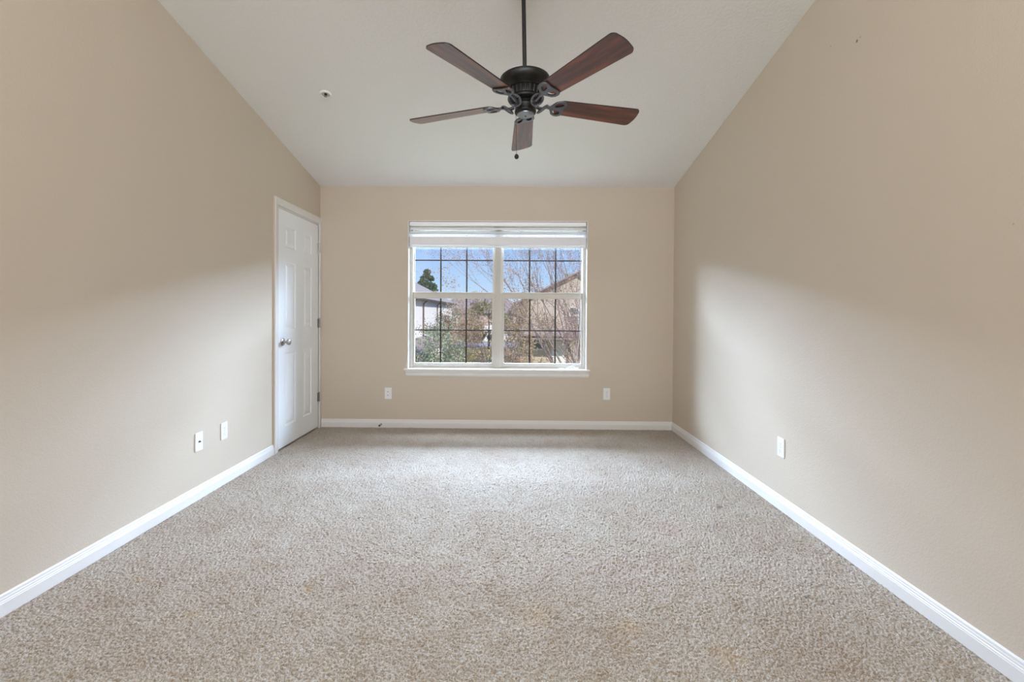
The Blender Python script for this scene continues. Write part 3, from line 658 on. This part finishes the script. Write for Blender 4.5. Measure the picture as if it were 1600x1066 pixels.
def grow(mb, tips, p, d, length, rad, depth, up, bend, split, leaf_from):
    n = 5; pts = [p]; rr = [rad]
    for i in range(n):
        d = (d + rv(bend)+Vector((0, 0, up))).normalized(); p = p+d*length/n; pts.append(p); rr.append(rad*(1-.55*(i+1)/n))
        if depth <= leaf_from:
            tips.append(p); tips.append(p+rv(.03))
    mb.tube(pts, rr, 5 if depth > 1 else 3)
    if depth == 0: return
    k = split if depth > 1 else split+1
    for i in range(k):
        t = random.uniform(.35, 1.0) if i else 1.0
        q = pts[min(n, int(t*n))]; dd = (d+rv(.33)).normalized()
        grow(mb, tips, q, dd, length*random.uniform(.5, .72), rr[min(n, int(t*n))]*.7, depth-1, up, bend, split, leaf_from)
def tree(name, label, base, stems, length, rad, depth, up, bend, split, leaf_mat_, bark, per, size, jit, leaf_from=1, cat='tree'):
    r = empty(name, base); tag(r, label, cat); mb = MB(); tips = []
    for d in stems: grow(mb, tips, Vector((0, 0, 0))+Vector((random.uniform(-.15, .15), random.uniform(-.15, .15), 0)), Vector(d).normalized(), length*random.uniform(.85, 1.1), rad, depth, up, bend, split, leaf_from)
    me = bpy.data.meshes.new('trunk'); me.from_pydata([tuple(v) for v in mb.v], [], mb.f); me.materials.append(bark); o = bpy.data.objects.new('trunk', me); C.objects.link(o); o.parent = r
    pts = [t for t in tips for _ in range(per)] if per >= 1 else random.sample(tips, int(len(tips)*per))
    f_ = leaves(pts, size, jit, leaf_mat_); f_.parent = r; return r
random.seed(11)
tree('crape_myrtle', 'sparse crape myrtle with reddish pods and bare leaning branches close outside the window', (3.1, 14.6, GZ),
     [(-.62, .1, 1), (-.5, -.15, 1), (-.38, .2, 1), (-.28, -.1, 1), (-.15, .15, 1), (-.05, -.1, 1), (.1, .1, 1), (-.75, 0, 1), (-.45, 0, 1), (-.9, .1, 1.0)], 4.3, .055, 4, .03, .05, 3, M['leaf_myrtle'], M['bark'], 2, .024, .05)
random.seed(23)
tree('crape_myrtle', 'thin pale-branched crape myrtle with rusty leaves behind the mullion of the window', (-.6, 19, GZ),
     [(-.4, 0, 1), (-.25, .2, 1), (-.1, -.2, 1), (.1, .1, 1), (.3, 0, 1), (.2, -.2, 1)], 2.6, .05, 4, .02, .06, 2, M['leaf_rust'], M['bark'], 3, .040, .10)
random.seed(5)
tree('rust_tree', 'rust-leaved tree beyond the driveway, behind the white house corner', (-3.2, 26, GZ),
     [(-.3, 0, 1), (0, .2, 1), (.3, -.1, 1), (.1, .3, 1)], 2.0, .09, 4, .02, .09, 2, M['leaf_rust'], M['bark'], 5, .055, .2)
random.seed(31)
tree('green_shrub', 'dense grey-green shrub in the lower corner of the window by the white house', (-2.6, 13.8, GZ),
     [(-.35, 0, 1), (-.15, .2, 1), (.15, -.1, 1), (.3, .1, 1), (0, 0, 1)], 1.9, .04, 3, .04, .08, 3, M['leaf_green'], M['bark_d'], 4, .038, .08, cat='shrub')
random.seed(41)
def blob_tree(name, label, base, h_, rx, mm, n, size, conic=False, cat='tree'):
    r = empty(name, base); tag(r, label, cat); mb = MB(); mb.tube([(0, 0, 0), (0, 0, h_*.8)], [h_*.025, h_*.008], 6)
    o = mb.build('trunk', M['bark_d']); o.parent = r; pts = []
    lobes = []
    for i in range(90 if conic else 26):
        t = random.uniform(.22, 1); a = random.uniform(0, 2*PI); rad = (1-t)*rx+.15 if conic else rx*math.sqrt(max(0, 1-(2*t-1.15)**2))*.75
        lobes.append((Vector((rad*math.cos(a), rad*math.sin(a), h_*t)), rx*(.13 if conic else .34)))
    for i in range(n):
        c, s = random.choice(lobes); v = rv(1).normalized()*s*random.uniform(.6, 1); v.z *= .7; pts.append(c+v)
    f_ = leaves(pts, size, .02, mm); f_.parent = r
blob_tree('pine_tree', 'dark green pine rising behind the roof of the white house', (-16.6, 88, GZ), 12.4, 5.2, M['leaf_pine'], 14000, .20, True)
blob_tree('oak_tree', 'olive oak standing by the road, between the pink house and the mullion', (-2.6, 52, GZ), 5.6, 2.6, M['leaf_olive'], 6000, .12)
blob_tree('oak_tree', 'tawny oak in front of the tan house at its edge nearer the mullion', (1.2, 29, GZ), 4.6, 1.9, M['leaf_fall'], 6500, .06)
blob_tree('oak_tree', 'rust and olive oak at the foot of the tan house near the window edge', (5.2, 27, GZ), 3.6, 1.5, M['leaf_rust'], 4500, .05)
blob_tree('hedge_bush', 'yellow-orange bush on the lawn, in front of the road', (-1.6, 24, GZ), 2.2, 1.3, M['leaf_yellow'], 3500, .05, cat='bush')
blob_tree('hedge_bush', 'low brown bush in front of the tan house, right of the mullion', (.35, 25.5, GZ), 2.1, 1.2, M['leaf_fall'], 3500, .05, cat='bush')
